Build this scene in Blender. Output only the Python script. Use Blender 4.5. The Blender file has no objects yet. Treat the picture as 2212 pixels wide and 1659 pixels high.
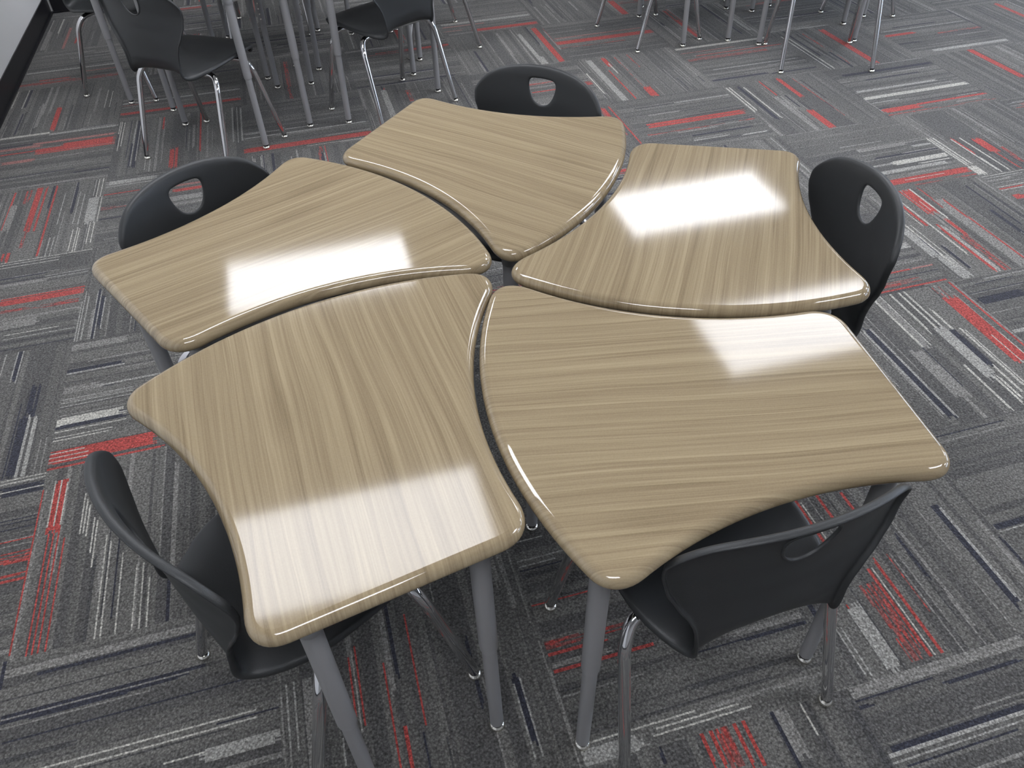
import bpy, bmesh, math, random
from mathutils import Vector, Matrix

S = 0.61            # carpet tile, m
H = 0.74            # desk height
CEIL = 2.75
D = bpy.data
SC = bpy.context.scene
COL = SC.collection
rnd = random.Random(7)

# ------------------------------------------------------------------ helpers
def link(name, me, mat=None, parent=None, loc=None, rz=0.0):
    o = D.objects.new(name, me)
    COL.objects.link(o)
    if mat is not None:
        for m in (mat if isinstance(mat, (list, tuple)) else [mat]):
            me.materials.append(m)
    if parent is not None:
        o.parent = parent
    if loc is not None:
        o.location = loc
    o.rotation_euler = (0, 0, rz)
    return o

def thing(name, loc, rz, label, cat, group=None):
    o = D.objects.new(name, None)
    o.empty_display_size = 0.1
    COL.objects.link(o)
    o.location = loc
    o.rotation_euler = (0, 0, rz)
    o['label'] = label
    o['category'] = cat
    if group:
        o['group'] = group
    return o

def children(o):
    return [c for c in list(D.objects) if c.parent == o]

def copy_tree(o, parent=None):
    c = o.copy()
    COL.objects.link(c)
    c.parent = parent
    for ch in KIDS.get(o.name, []):
        copy_tree(ch, c)
    return c
KIDS = {}
def reg(o):
    """remember the children of a prototype, so that copies do not scan the whole file"""
    KIDS[o.name] = children(o)
    for c in KIDS[o.name]:
        reg(c)

def mesh_from(name, verts, faces, smooth=True, mats=None):
    me = D.meshes.new(name)
    me.from_pydata([tuple(v) for v in verts], [], faces)
    me.update()
    for p in me.polygons:
        p.use_smooth = smooth
    if mats:
        for p, m in zip(me.polygons, mats):
            p.material_index = m
    return me

class MB:
    def __init__(s):
        s.v = []; s.f = []; s.m = []
    def add(s, v, f, m=0):
        b = len(s.v)
        s.v += [tuple(p) for p in v]
        s.f += [[i + b for i in q] for q in f]
        s.m += [m] * len(f)
    def box(s, x0, x1, y0, y1, z0, z1, m=0):
        v = [(x, y, z) for z in (z0, z1) for y in (y0, y1) for x in (x0, x1)]
        s.add(v, [[0, 2, 3, 1], [4, 5, 7, 6], [0, 1, 5, 4], [2, 6, 7, 3], [0, 4, 6, 2], [1, 3, 7, 5]], m)
    def tube(s, pts, r, n=16, m=0, cap=True):
        pts = [Vector(p) for p in pts]
        rr = r if isinstance(r, (list, tuple)) else [r] * len(pts)
        t0 = (pts[1] - pts[0]).normalized()
        ref = Vector((0, 0, 1)) if abs(t0.z) < .9 else Vector((1, 0, 0))
        nrm = t0.cross(ref).normalized()
        v = []; prev = t0
        for i, p in enumerate(pts):
            if i == 0: t = t0
            elif i == len(pts) - 1: t = (pts[i] - pts[i - 1]).normalized()
            else: t = ((pts[i + 1] - pts[i]).normalized() + (pts[i] - pts[i - 1]).normalized()).normalized()
            nrm = (prev.rotation_difference(t) @ nrm).normalized(); prev = t
            b = t.cross(nrm)
            for k in range(n):
                a = 2 * math.pi * k / n
                v.append(p + (nrm * math.cos(a) + b * math.sin(a)) * rr[i])
        f = []
        for i in range(len(pts) - 1):
            for k in range(n):
                k2 = (k + 1) % n
                f.append([i * n + k, i * n + k2, (i + 1) * n + k2, (i + 1) * n + k])
        if cap:
            f.append(list(range(n))[::-1]); f.append([(len(pts) - 1) * n + k for k in range(n)])
        s.add(v, f, m)
    def lathe(s, prof, c=(0, 0, 0), n=20, m=0):
        v = []
        for r, z in prof:
            for k in range(n):
                a = 2 * math.pi * k / n
                v.append((c[0] + r * math.cos(a), c[1] + r * math.sin(a), c[2] + z))
        f = []
        for i in range(len(prof) - 1):
            for k in range(n):
                k2 = (k + 1) % n
                f.append([i * n + k, i * n + k2, (i + 1) * n + k2, (i + 1) * n + k])
        f.append(list(range(n))[::-1]); f.append([(len(prof) - 1) * n + k for k in range(n)])
        s.add(v, f, m)
    def mesh(s, name, smooth=True):
        me = mesh_from(name, s.v, s.f, smooth, s.m)
        bm = bmesh.new(); bm.from_mesh(me)
        bmesh.ops.recalc_face_normals(bm, faces=bm.faces)
        for e in bm.edges:
            if len(e.link_faces) == 2 and e.calc_face_angle(0) > math.radians(50):
                e.smooth = False
        bm.to_mesh(me); bm.free()
        return me

def arcpath(corners, r, n=7):
    """polyline with rounded corners"""
    P = [Vector(p) for p in corners]
    out = [P[0]]
    for i in range(1, len(P) - 1):
        a = (P[i - 1] - P[i]); b = (P[i + 1] - P[i])
        t = min(r, a.length * .49, b.length * .49)
        A = P[i] + a.normalized() * t; B = P[i] + b.normalized() * t
        for k in range(n + 1):
            u = k / n
            out.append(A.lerp(P[i], u).lerp(P[i].lerp(B, u), u))
    out.append(P[-1])
    return out

# ------------------------------------------------------------------ materials
def newmat(name):
    m = D.materials.new(name); m.use_nodes = True
    nt = m.node_tree
    return m, nt, nt.nodes['Principled BSDF']
def N(nt, t, **kw):
    n = nt.nodes.new(t)
    for k, v in kw.items():
        if k in n.inputs: n.inputs[k].default_value = v
        else: setattr(n, k, v)
    return n

def simple(name, col, rough, metal=0.0, bump=0.0, bscale=400, coat=0.0, ior=1.5, var=0.0):
    m, nt, b = newmat(name)
    b.inputs['Base Color'].default_value = (*col, 1)
    b.inputs['Roughness'].default_value = rough
    b.inputs['Metallic'].default_value = metal
    b.inputs['IOR'].default_value = ior
    b.inputs['Coat Weight'].default_value = coat
    tc = N(nt, 'ShaderNodeTexCoord')
    if bump:
        no = N(nt, 'ShaderNodeTexNoise'); no.inputs['Scale'].default_value = bscale; no.inputs['Detail'].default_value = 2
        bp = N(nt, 'ShaderNodeBump'); bp.inputs['Strength'].default_value = bump; bp.inputs['Distance'].default_value = .001
        nt.links.new(tc.outputs['Object'], no.inputs['Vector'])
        nt.links.new(no.outputs['Fac'], bp.inputs['Height']); nt.links.new(bp.outputs['Normal'], b.inputs['Normal'])
    if var:
        n2 = N(nt, 'ShaderNodeTexNoise'); n2.inputs['Scale'].default_value = 14; n2.inputs['Detail'].default_value = 4
        mr = N(nt, 'ShaderNodeMapRange'); mr.inputs['To Min'].default_value = rough - var; mr.inputs['To Max'].default_value = rough + var
        nt.links.new(tc.outputs['Object'], n2.inputs['Vector'])
        nt.links.new(n2.outputs['Fac'], mr.inputs['Value']); nt.links.new(mr.outputs['Result'], b.inputs['Roughness'])
    return m

M_SHELL = simple('charcoal_plastic', (.033, .0355, .037), .42, bump=.35, bscale=900, ior=1.5, var=.05)
M_CHROME = simple('chrome', (.72, .72, .73), .07, metal=1.0, var=.03)
M_NICKEL = simple('nickel', (.80, .78, .72), .16, metal=1.0)
M_PAINT = simple('grey_painted_steel', (.32, .32, .322), .40, bump=.15, bscale=700, ior=1.5)
M_RAIL = simple('light_grey_steel', (.36, .37, .38), .35, bump=.05)
M_DARK = simple('black_plastic', (.012, .012, .014), .5)
M_WALL = simple('white_wall_paint', (.95, .95, .94), .6, bump=.15, bscale=250)
M_WALL2 = simple('wall_paint_greyed_for_less_bounce', (.50, .50, .49), .6, bump=.15, bscale=250)  # other walls: colour greyed so less light bounces under the desks
M_BASE = simple('black_vinyl_baseboard', (.014, .014, .017), .38)
M_FRAME = simple('white_window_frame', (.7, .7, .7), .4)
M_TRIM = simple('white_fixture_metal', (.75, .75, .75), .35)

def wood(name, rough, edge):
    m, nt, b = newmat(name)
    L = nt.links.new
    tc = N(nt, 'ShaderNodeTexCoord'); oi = N(nt, 'ShaderNodeObjectInfo')
    geo = N(nt, 'ShaderNodeNewGeometry')
    mp = N(nt, 'ShaderNodeMapping'); mp.vector_type = 'POINT'
    mp.inputs['Rotation'].default_value = (0, 0, math.radians(16))
    L(tc.outputs['Object'], mp.inputs['Vector'])
    # each top is cut from another place of the sheet
    off = N(nt, 'ShaderNodeVectorMath', operation='MULTIPLY_ADD')
    off.inputs[1].default_value = (7.3, 11.1, 0)
    cb = N(nt, 'ShaderNodeCombineXYZ'); L(oi.outputs['Random'], cb.inputs[0]); L(oi.outputs['Random'], cb.inputs[1])
    L(cb.outputs[0], off.inputs[0]); L(mp.outputs['Vector'], off.inputs[2])
    flat = N(nt, 'ShaderNodeVectorMath', operation='MULTIPLY'); flat.inputs[1].default_value = (1, 1, .15)
    L(off.outputs[0], flat.inputs[0])
    # slow wander of the grain
    s1 = N(nt, 'ShaderNodeVectorMath', operation='MULTIPLY'); s1.inputs[1].default_value = (1.5, 5.0, 1)
    L(flat.outputs[0], s1.inputs[0])
    n1 = N(nt, 'ShaderNodeTexNoise'); n1.inputs['Scale'].default_value = 1.0; n1.inputs['Detail'].default_value = 1.5; n1.inputs['Roughness'].default_value = .45
    L(s1.outputs[0], n1.inputs['Vector'])
    wd = N(nt, 'ShaderNodeVectorMath', operation='MULTIPLY_ADD'); wd.inputs[1].default_value = (0, .045, 0)
    c1 = N(nt, 'ShaderNodeCombineXYZ'); L(n1.outputs['Fac'], c1.inputs[1])
    L(c1.outputs[0], wd.inputs[0]); L(flat.outputs[0], wd.inputs[2])
    # streaks
    def streak(sx, sy, det, ro=.6):
        s = N(nt, 'ShaderNodeVectorMath', operation='MULTIPLY'); s.inputs[1].default_value = (sx, sy, 20)
        L(wd.outputs[0], s.inputs[0])
        n = N(nt, 'ShaderNodeTexNoise'); n.inputs['Scale'].default_value = 1; n.inputs['Detail'].default_value = det; n.inputs['Roughness'].default_value = ro
        L(s.outputs[0], n.inputs['Vector']); return n.outputs['Fac']
    a = streak(1.3, 140, 3)
    c = streak(4.5, 330, 2)
    e = streak(.9, 22, 2, .5)
    # cathedral rings
    w = N(nt, 'ShaderNodeTexWave', wave_type='BANDS', bands_direction='Y', wave_profile='SAW')
    w.inputs['Scale'].default_value = 7.0; w.inputs['Distortion'].default_value = 2.2; w.inputs['Detail'].default_value = 2
    w.inputs['Detail Scale'].default_value = 1.2; w.inputs['Detail Roughness'].default_value = .5
    ws = N(nt, 'ShaderNodeVectorMath', operation='MULTIPLY'); ws.inputs[1].default_value = (.35, 1.0, 1)
    L(wd.outputs[0], ws.inputs[0]); L(ws.outputs[0], w.inputs['Vector'])
    def mul(x, k, addv=None):
        q = N(nt, 'ShaderNodeMath', operation='MULTIPLY'); L(x, q.inputs[0]); q.inputs[1].default_value = k
        if addv is None: return q.outputs[0]
        p = N(nt, 'ShaderNodeMath', operation='ADD'); L(q.outputs[0], p.inputs[0]); L(addv, p.inputs[1]); return p.outputs[0]
    ln = streak(1.0, 170, 1, .4)
    lm = N(nt, 'ShaderNodeMapRange'); lm.inputs['From Min'].default_value = .56; lm.inputs['From Max'].default_value = .70
    lm.inputs['To Max'].default_value = 1; L(ln, lm.inputs['Value'])
    sp = N(nt, 'ShaderNodeTexNoise'); sp.inputs['Scale'].default_value = 330; sp.inputs['Detail'].default_value = 2
    L(tc.outputs['Object'], sp.inputs['Vector'])
    t = mul(a, .40); t = mul(c, .24, t); t = mul(e, .17, t); t = mul(w.outputs['Fac'], .07, t); t = mul(lm.outputs[0], .06, t); t = mul(sp.outputs['Fac'], .11, t)
    vo = N(nt, 'ShaderNodeTexVoronoi'); vo.inputs['Scale'].default_value = 1.0; vo.inputs['Randomness'].default_value = 1.0
    vs = N(nt, 'ShaderNodeVectorMath', operation='MULTIPLY'); vs.inputs[1].default_value = (2.6, 7.0, 0)
    L(wd.outputs[0], vs.inputs[0]); L(vs.outputs[0], vo.inputs['Vector'])
    k1 = N(nt, 'ShaderNodeMapRange'); k1.inputs['From Min'].default_value = .10; k1.inputs['From Max'].default_value = .30
    k1.inputs['To Min'].default_value = -.055; k1.inputs['To Max'].default_value = 0
    L(vo.outputs['Distance'], k1.inputs['Value'])
    kk = N(nt, 'ShaderNodeMath', operation='ADD'); L(k1.outputs[0], kk.inputs[0]); L(t, kk.inputs[1]); t = kk.outputs[0]
    cr = N(nt, 'ShaderNodeValToRGB')
    el = cr.color_ramp.elements
    el[0].position = .36; el[0].color = (0.239, 0.183, 0.110, 1)
    el[1].position = .64; el[1].color = (0.422, 0.339, 0.213, 1)
    x = cr.color_ramp.elements.new(.46); x.color = (0.309, 0.241, 0.149, 1)
    x = cr.color_ramp.elements.new(.54); x.color = (0.358, 0.284, 0.176, 1)
    L(t, cr.inputs['Fac'])
    L(cr.outputs['Color'], b.inputs['Base Color'])
    b.inputs['IOR'].default_value = 1.62 if edge else 1.43
    # fine pore bump and satin blur on the flat face
    pn = streak(60, 900, 1)
    n3 = N(nt, 'ShaderNodeTexNoise'); n3.inputs['Scale'].default_value = 420; n3.inputs['Detail'].default_value = 1
    L(tc.outputs['Object'], n3.inputs['Vector'])
    ad = N(nt, 'ShaderNodeMath', operation='ADD'); L(pn, ad.inputs[0]); L(n3.outputs['Fac'], ad.inputs[1])
    bp = N(nt, 'ShaderNodeBump'); bp.inputs['Strength'].default_value = 0.0 if edge else .012; bp.inputs['Distance'].default_value = .0006
    L(ad.outputs[0], bp.inputs['Height']); L(bp.outputs['Normal'], b.inputs['Normal'])
    b.inputs['Roughness'].default_value = rough
    b.inputs['Coat Weight'].default_value = 0.0
    return m
M_WOOD = wood('grey_brown_woodgrain_laminate', .075, False)
M_EDGE = wood('woodgrain_laminate_moulded_edge', .035, True)

def carpet():
    m, nt, b = newmat('striped_carpet')
    L = nt.links.new
    at = N(nt, 'ShaderNodeAttribute'); at.attribute_name = 'yarn'
    tc = N(nt, 'ShaderNodeTexCoord')
    n = N(nt, 'ShaderNodeTexNoise'); n.inputs['Scale'].default_value = 165; n.inputs['Detail'].default_value = 2.5; n.inputs['Roughness'].default_value = .7
    L(tc.outputs['Object'], n.inputs['Vector'])
    v = N(nt, 'ShaderNodeTexVoronoi'); v.inputs['Scale'].default_value = 190
    L(tc.outputs['Object'], v.inputs['Vector'])
    n2 = N(nt, 'ShaderNodeTexNoise'); n2.inputs['Scale'].default_value = 3.0; n2.inputs['Detail'].default_value = 3
    L(tc.outputs['Object'], n2.inputs['Vector'])
    mr = N(nt, 'ShaderNodeMapRange'); mr.inputs['From Min'].default_value = .3; mr.inputs['From Max'].default_value = .7
    mr.inputs['To Min'].default_value = .42; mr.inputs['To Max'].default_value = 1.6
    L(n.outputs['Fac'], mr.inputs['Value'])
    vr = N(nt, 'ShaderNodeMapRange'); vr.inputs['From Min'].default_value = 0; vr.inputs['From Max'].default_value = .8
    vr.inputs['To Min'].default_value = 1.25; vr.inputs['To Max'].default_value = .55
    L(v.outputs['Distance'], vr.inputs['Value'])
    m2 = N(nt, 'ShaderNodeMapRange'); m2.inputs['From Min'].default_value = .3; m2.inputs['From Max'].default_value = .7
    m2.inputs['To Min'].default_value = .9; m2.inputs['To Max'].default_value = 1.1
    L(n2.outputs['Fac'], m2.inputs['Value'])
    x = N(nt, 'ShaderNodeMath', operation='MULTIPLY'); L(mr.outputs[0], x.inputs[0]); L(vr.outputs[0], x.inputs[1])
    y = N(nt, 'ShaderNodeMath', operation='MULTIPLY'); L(x.outputs[0], y.inputs[0]); L(m2.outputs[0], y.inputs[1])
    mx = N(nt, 'ShaderNodeVectorMath', operation='SCALE'); L(at.outputs['Color'], mx.inputs[0]); L(y.outputs[0], mx.inputs['Scale'])
    L(mx.outputs[0], b.inputs['Base Color'])
    b.inputs['Roughness'].default_value = .95; b.inputs['Specular IOR Level'].default_value = .15
    b.inputs['Sheen Weight'].default_value = .15; b.inputs['Sheen Roughness'].default_value = .6
    bp = N(nt, 'ShaderNodeBump'); bp.inputs['Strength'].default_value = .7; bp.inputs['Distance'].default_value = .002
    L(x.outputs[0], bp.inputs['Height']); L(bp.outputs['Normal'], b.inputs['Normal'])
    return m
M_CARPET = carpet()

def ceiling_mat():
    m, nt, b = newmat('ceiling_tile'); L = nt.links.new
    tc = N(nt, 'ShaderNodeTexCoord')
    br = N(nt, 'ShaderNodeTexBrick'); br.offset = 0; br.inputs['Scale'].default_value = 1
    br.inputs['Brick Width'].default_value = .61; br.inputs['Row Height'].default_value = .61; br.inputs['Mortar Size'].default_value = .012
    br.inputs['Color1'].default_value = (.66, .66, .65, 1); br.inputs['Color2'].default_value = (.64, .64, .63, 1); br.inputs['Mortar'].default_value = (.62, .62, .62, 1)
    L(tc.outputs['Object'], br.inputs['Vector']); L(br.outputs['Color'], b.inputs['Base Color'])
    b.inputs['Roughness'].default_value = .9
    return m
M_CEIL = ceiling_mat()
def emis(name, col, s):
    m, nt, b = newmat(name)
    b.inputs['Base Color'].default_value = (.8, .8, .8, 1)
    b.inputs['Emission Color'].default_value = (*col, 1); b.inputs['Emission Strength'].default_value = s
    return m
PANEL = 9.6
M_DIFF = emis('lit_diffuser', (.96, .975, 1.035), PANEL)

# ------------------------------------------------------------------ carpet floor: coloured yarn rows in quarter-turned tiles
YC = dict(W=(.56, .545, .49), L=(.40, .393, .365), G=(.285, .277, .258), D=(.085, .085, .086), N=(.044, .046, .064), R=(.50, .080, .068),
          r=(.29, .100, .090), P=(.42, .19, .17))
BASE = [(.150, .147, .138), (.185, .181, .168), (.118, .116, .112)]
STRIPES={(-1, -3):[(0.398,0.01,0.84,0.0197,'R'),(0.299,0.33,0.96,0.023,'P'),(0.098,0.38,0.94,0.0393,'G'),(0.186,0,0.47,0.0098,'W'),(0.085,0,0.38,0.0066,'W')],
(-1, -2):[(0.574,0.05,0.87,0.0164,'L'),(0.796,0.19,0.46,0.0131,'R'),(0.868,0.02,0.95,0.0295,'r'),(0.681,0.55,0.91,0.0131,'P')],
(-1, -1):[(0.473,0.5,0.98,0.0361,'R'),(0.591,0.75,0.92,0.0098,'r'),(0.329,0.37,0.87,0.0262,'G'),(0.057,0,0.38,0.0066,'W'),(0.032,0,0.34,0.0066,'W'),(0.168,0,0.39,0.0197,'N'),(0.146,0,0.42,0.0066,'W'),(0.397,0,0.58,0.0164,'G'),(0.893,0.27,0.64,0.0066,'W'),(0.853,0.25,0.63,0.0066,'W')],
(-1, 0):[(0.016,0.08,0.46,0.0197,'W'),(0.052,0.46,0.99,0.0164,'L'),(0.203,0.37,0.99,0.0164,'P'),(0.25,0.12,0.43,0.0197,'P'),(0.34,0.14,0.4,0.0131,'R'),(0.358,0.4,0.99,0.0459,'R'),(0.291,0.6,0.99,0.023,'R'),(0.494,0.17,0.41,0.023,'P'),(0.823,0.73,0.99,0.0131,'N'),(0.759,0.2,0.73,0.0066,'N')],
(-1, 1):[(0.365,0.02,0.55,0.0115,'R'),(0.39,0.22,0.58,0.0426,'G'),(0.468,0.03,0.22,0.0361,'r'),(0.534,0.0,0.62,0.0361,'R'),(0.585,0.01,0.63,0.0131,'R'),(0.654,0.0,0.66,0.0148,'R'),(0.947,0,0.27,0.0049,'W'),(0.978,0,0.28,0.0049,'W'),(0.94,0.28,0.64,0.059,'L'),(0.989,0.28,0.63,0.0082,'W'),(0.929,0.0,0.26,0.0049,'L'),(0.725,0.14,0.6,0.0049,'L'),(0.832,0.15,0.62,0.0049,'L'),(0.862,0.19,0.63,0.0049,'L'),(0.843,0.7,0.98,0.0049,'W'),(0.873,0.69,0.99,0.0049,'W'),(0.885,0.7,0.99,0.0049,'W'),(0.947,0.64,0.92,0.0049,'W'),(0.978,0.65,0.92,0.0049,'W'),(0.468,0.88,0.99,0.0197,'R'),(0.437,0.88,0.98,0.0131,'R'),(0.652,0.54,0.98,0.0148,'R'),(0.53,0.5,0.85,0.0197,'r'),(0.706,0.76,0.99,0.0049,'L'),(0.731,0.75,0.99,0.0049,'L')],
(-1, 2):[(0.005,0.44,0.99,0.0049,'W'),(0.029,0.44,0.81,0.0049,'W'),(0.063,0.45,0.81,0.0049,'W'),(0.248,0.48,0.74,0.0066,'N'),(0.282,0.49,0.75,0.023,'G'),(0.241,0.74,1.0,0.0066,'L'),(0.27,0.75,0.99,0.0066,'L'),(0.435,0.51,0.99,0.0098,'R'),(0.476,0.52,0.99,0.0361,'R'),(0.578,0.54,0.98,0.0262,'r'),(0.713,0.56,0.77,0.0557,'G'),(0.817,0.6,0.9,0.0066,'W'),(0.86,0.59,0.99,0.0049,'L'),(0.326,0.99,1.0,0.0066,'L')],
(-1, 3):[(0.648,0,0.2,0.0049,'L'),(0.728,0,0.26,0.0197,'N'),(0.709,0,0.26,0.0066,'L'),(0.739,0.0,0.27,0.0066,'L'),(0.85,0.33,0.56,0.023,'N'),(0.875,0.34,0.57,0.0131,'N'),(0.838,0.58,0.99,0.0492,'N'),(0.862,0.58,1,0.0098,'L'),(0.888,0.59,1.0,0.0098,'L'),(0.9,0.59,1,0.0049,'L'),(0.939,0.76,1,0.0066,'G'),(0.97,0.77,1,0.0066,'G')],
(-1, 4):[(0.011,0.8,1.0,0.0066,'W'),(0.033,0.8,0.99,0.0066,'W'),(0.056,0.8,0.99,0.0066,'W'),(0.066,0.81,1.0,0.023,'N'),(0.086,0.81,1.0,0.0066,'W'),(0.106,0.81,0.99,0.0262,'N'),(0.264,0.84,0.99,0.0066,'N'),(0.287,0.85,0.99,0.0066,'N'),(0.391,0.86,1,0.0082,'R'),(0.459,0.88,1,0.0082,'R'),(0.495,0.88,1,0.0426,'r'),(0.513,0.89,1,0.0098,'R'),(0.583,0.9,1.0,0.0098,'R'),(0.613,0.9,1,0.0098,'R')],
(0, -1):[(0.843,0.01,1,0.023,'R'),(0.619,0.01,1,0.0164,'L'),(0.67,0.01,0.24,0.0082,'P')],
(0, 0):[(0.033,0,0.57,0.0066,'W'),(0.049,0.02,0.49,0.0066,'W'),(0.015,0.0,0.23,0.0066,'W'),(0.172,0.02,0.89,0.023,'N'),(0.188,0.03,0.6,0.0131,'N'),(0.182,0.02,0.78,0.0066,'L'),(0.147,0.01,0.86,0.0066,'L'),(0.339,0.01,1,0.0197,'G'),(0.452,0.67,0.98,0.0295,'R'),(0.493,0.65,1.0,0.0164,'R'),(0.37,0.02,0.26,0.0131,'R'),(0.67,0,0.77,0.0098,'R'),(0.927,0.01,0.7,0.0131,'L'),(0.959,0.02,0.71,0.0082,'L'),(0.991,0.03,0.72,0.0115,'L'),(0.297,0.76,0.99,0.0066,'L'),(0.259,0.75,0.97,0.0066,'L')],
(0, 1):[(0.096,0.01,0.36,0.0295,'L'),(0.201,0,0.3,0.0082,'r'),(0.155,0,0.32,0.0082,'L'),(0.274,0,0.28,0.0082,'R'),(0.475,0,0.18,0.0197,'r'),(0.623,0.0,0.18,0.0098,'N'),(0.366,0.49,0.7,0.023,'R'),(0.295,0.5,0.69,0.0164,'P'),(0.487,0.46,0.7,0.0361,'G')],
(0, 2):[(0.001,0.59,0.99,0.0066,'L'),(0.019,0.5,0.99,0.0049,'L'),(0.04,0.57,1.0,0.0049,'L'),(0.098,0.51,1.0,0.0131,'N'),(0.087,0.52,1.0,0.0066,'L'),(0.105,0.52,0.99,0.0066,'L'),(0.124,0.58,0.9,0.0164,'N'),(0.137,0.6,0.91,0.0066,'L')],
(0, 3):[(0.053,0,0.29,0.0361,'G'),(0.261,0,0.28,0.0197,'N'),(0.286,0,0.29,0.0082,'L'),(0.425,0,0.18,0.0361,'G'),(0.429,0.18,0.48,0.0082,'L'),(0.494,0,0.36,0.0049,'L'),(0.523,0.01,0.36,0.0049,'L'),(0.552,0.01,0.37,0.0049,'L'),(0.673,0,0.32,0.0426,'W'),(0.641,0.08,0.31,0.0066,'W'),(0.739,0,0.34,0.0066,'W'),(0.779,0,0.27,0.0066,'W'),(0.803,0,0.26,0.0066,'W'),(0.917,0,0.49,0.0623,'R'),(0.892,0.0,0.17,0.0049,'W'),(0.921,0.0,0.18,0.0049,'W'),(0.95,0.01,0.18,0.0049,'W'),(0.992,0.0,0.54,0.0082,'R'),(0.707,0,0.33,0.0164,'N')],
(0, 4):[(0.08,0.09,0.39,0.0557,'R'),(0.052,0.08,0.36,0.0049,'W'),(0.079,0.09,0.36,0.0049,'W'),(0.107,0.1,0.36,0.0049,'W'),(0.198,0.21,0.45,0.0049,'W'),(0.212,0.24,0.45,0.0049,'W'),(0.226,0.28,0.46,0.0049,'W'),(0.255,0.35,0.55,0.0049,'W'),(0.267,0.38,0.65,0.0049,'W'),(0.066,0.39,0.99,0.0082,'R'),(0.088,0.39,0.99,0.0082,'R'),(0.108,0.4,0.99,0.0082,'R'),(0.137,0.45,1.0,0.0082,'R'),(0.002,0.12,1,0.0098,'R'),(0.017,0.13,1.0,0.0082,'G'),(0.313,0.47,0.99,0.0049,'W'),(0.334,0.52,1.0,0.0049,'W'),(0.392,0.6,1.0,0.0049,'W'),(0.452,0.68,0.99,0.0049,'W'),(0.48,0.69,1,0.0049,'W'),(0.51,0.76,1.0,0.0049,'W')],
(0, 5):[(0.059,0.01,0.71,0.0328,'G'),(0.088,0.12,0.72,0.0115,'N'),(0.234,0.01,0.74,0.0098,'N'),(0.259,0.02,0.66,0.0098,'N'),(0.245,0.02,0.69,0.0082,'G'),(0.466,0.18,0.92,0.0066,'W'),(0.495,0.3,0.92,0.0066,'W'),(0.572,0.61,1.0,0.0066,'W'),(0.584,0.74,1.0,0.0426,'L'),(0.28,0.02,0.54,0.0066,'G'),(0.336,0.03,0.91,0.0066,'N')],
(1, -1):[(0.425,0.11,1,0.0328,'r')],
(1, 0):[(0.893,0.01,0.99,0.0361,'R'),(0.67,0.01,1,0.0131,'L'),(0.963,0.48,0.96,0.0049,'W'),(0.6,0.02,0.6,0.0082,'L')],
(1, 5):[(0.03,0.39,0.66,0.0066,'L'),(0.057,0.4,0.66,0.0066,'L'),(0.107,0.4,0.74,0.0328,'G'),(0.294,0.33,0.63,0.0082,'R'),(0.267,0.35,0.61,0.0082,'R'),(0.281,0.34,0.66,0.0066,'L'),(0.39,0.42,0.82,0.0082,'R'),(0.503,0.23,0.7,0.0082,'R'),(0.429,0.68,0.83,0.0115,'R'),(0.335,0.7,0.8,0.0082,'r'),(0.21,0.66,0.76,0.0066,'L'),(0.853,0.61,0.86,0.023,'N'),(0.843,0.64,0.92,0.0082,'L'),(0.871,0.62,0.92,0.0082,'L'),(0.715,0.42,0.7,0.0098,'N')],
(2, 0):[(0.226,0.06,0.61,0.0098,'R'),(0.217,0.08,0.64,0.0361,'L'),(0.419,0.16,0.4,0.023,'r'),(0.102,0.05,0.63,0.0066,'W')],
(2, 5):[(0.528,0.01,0.36,0.0328,'r'),(0.571,0.0,0.24,0.0098,'R'),(0.639,0,0.39,0.0115,'R'),(0.349,0.01,0.31,0.0082,'R'),(0.922,0.05,0.43,0.0082,'W'),(0.965,0,0.22,0.0459,'L'),(0.039,0.01,0.14,0.0066,'L'),(0.133,0,0.19,0.0066,'L'),(0.166,0,0.17,0.0066,'L'),(0.615,0,0.23,0.0164,'G'),(0.938,0.27,0.61,0.0066,'W'),(0.965,0.26,0.63,0.0066,'W')],
(2, 6):[(0.426,0,0.12,0.0098,'R'),(0.459,0,0.13,0.0082,'R'),(0.486,0,0.14,0.0082,'R'),(0.507,0,0.11,0.0082,'R'),(0.551,0,0.15,0.0098,'R'),(0.58,0,0.17,0.0098,'R'),(0.499,0.0,0.14,0.0328,'r'),(0.809,0,0.13,0.0066,'W'),(0.723,0,0.17,0.0361,'G'),(0.267,0,0.07,0.0082,'N')],
(3, -2):[(0.911,0.32,1,0.0361,'R'),(0.65,0.05,1,0.0262,'L'),(0.851,0.03,0.21,0.0098,'P'),(0.733,0.03,0.48,0.0131,'P')],
(3, -1):[(0.908,0.06,1,0.0459,'R'),(0.726,0.18,1,0.023,'L'),(0.761,0.81,1,0.023,'L'),(0.521,0.06,0.7,0.0197,'G'),(0.998,0.1,0.69,0.0066,'r')],
(3, 0):[(0.413,0.47,0.74,0.0164,'r'),(0.579,0.44,0.68,0.0131,'R'),(0.55,0.9,1,0.0328,'R')],
(3, 1):[(0.892,0.08,0.58,0.0328,'R'),(0.959,0.07,0.78,0.0082,'R')],
(3, 5):[(0.488,0.19,0.31,0.0082,'R'),(0.377,0.18,0.32,0.0082,'R'),(0.268,0.18,0.41,0.0082,'R'),(0.286,0.19,0.4,0.0066,'W'),(0.42,0.55,0.98,0.0115,'R'),(0.383,0.58,0.98,0.0066,'W'),(0.367,0.58,0.99,0.0098,'R'),(0.318,0.64,0.99,0.0492,'r'),(0.185,0.71,0.99,0.0115,'R'),(0.212,0.71,0.98,0.0426,'L'),(0.095,0.77,0.98,0.0066,'L'),(0.116,0.78,0.99,0.0066,'L'),(0.485,0.54,0.83,0.0066,'r'),(0.83,0.37,0.9,0.023,'N'),(0.846,0.41,0.88,0.0098,'L'),(0.854,0.45,0.87,0.0066,'L'),(0.606,0.4,0.91,0.0098,'G')],
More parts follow.
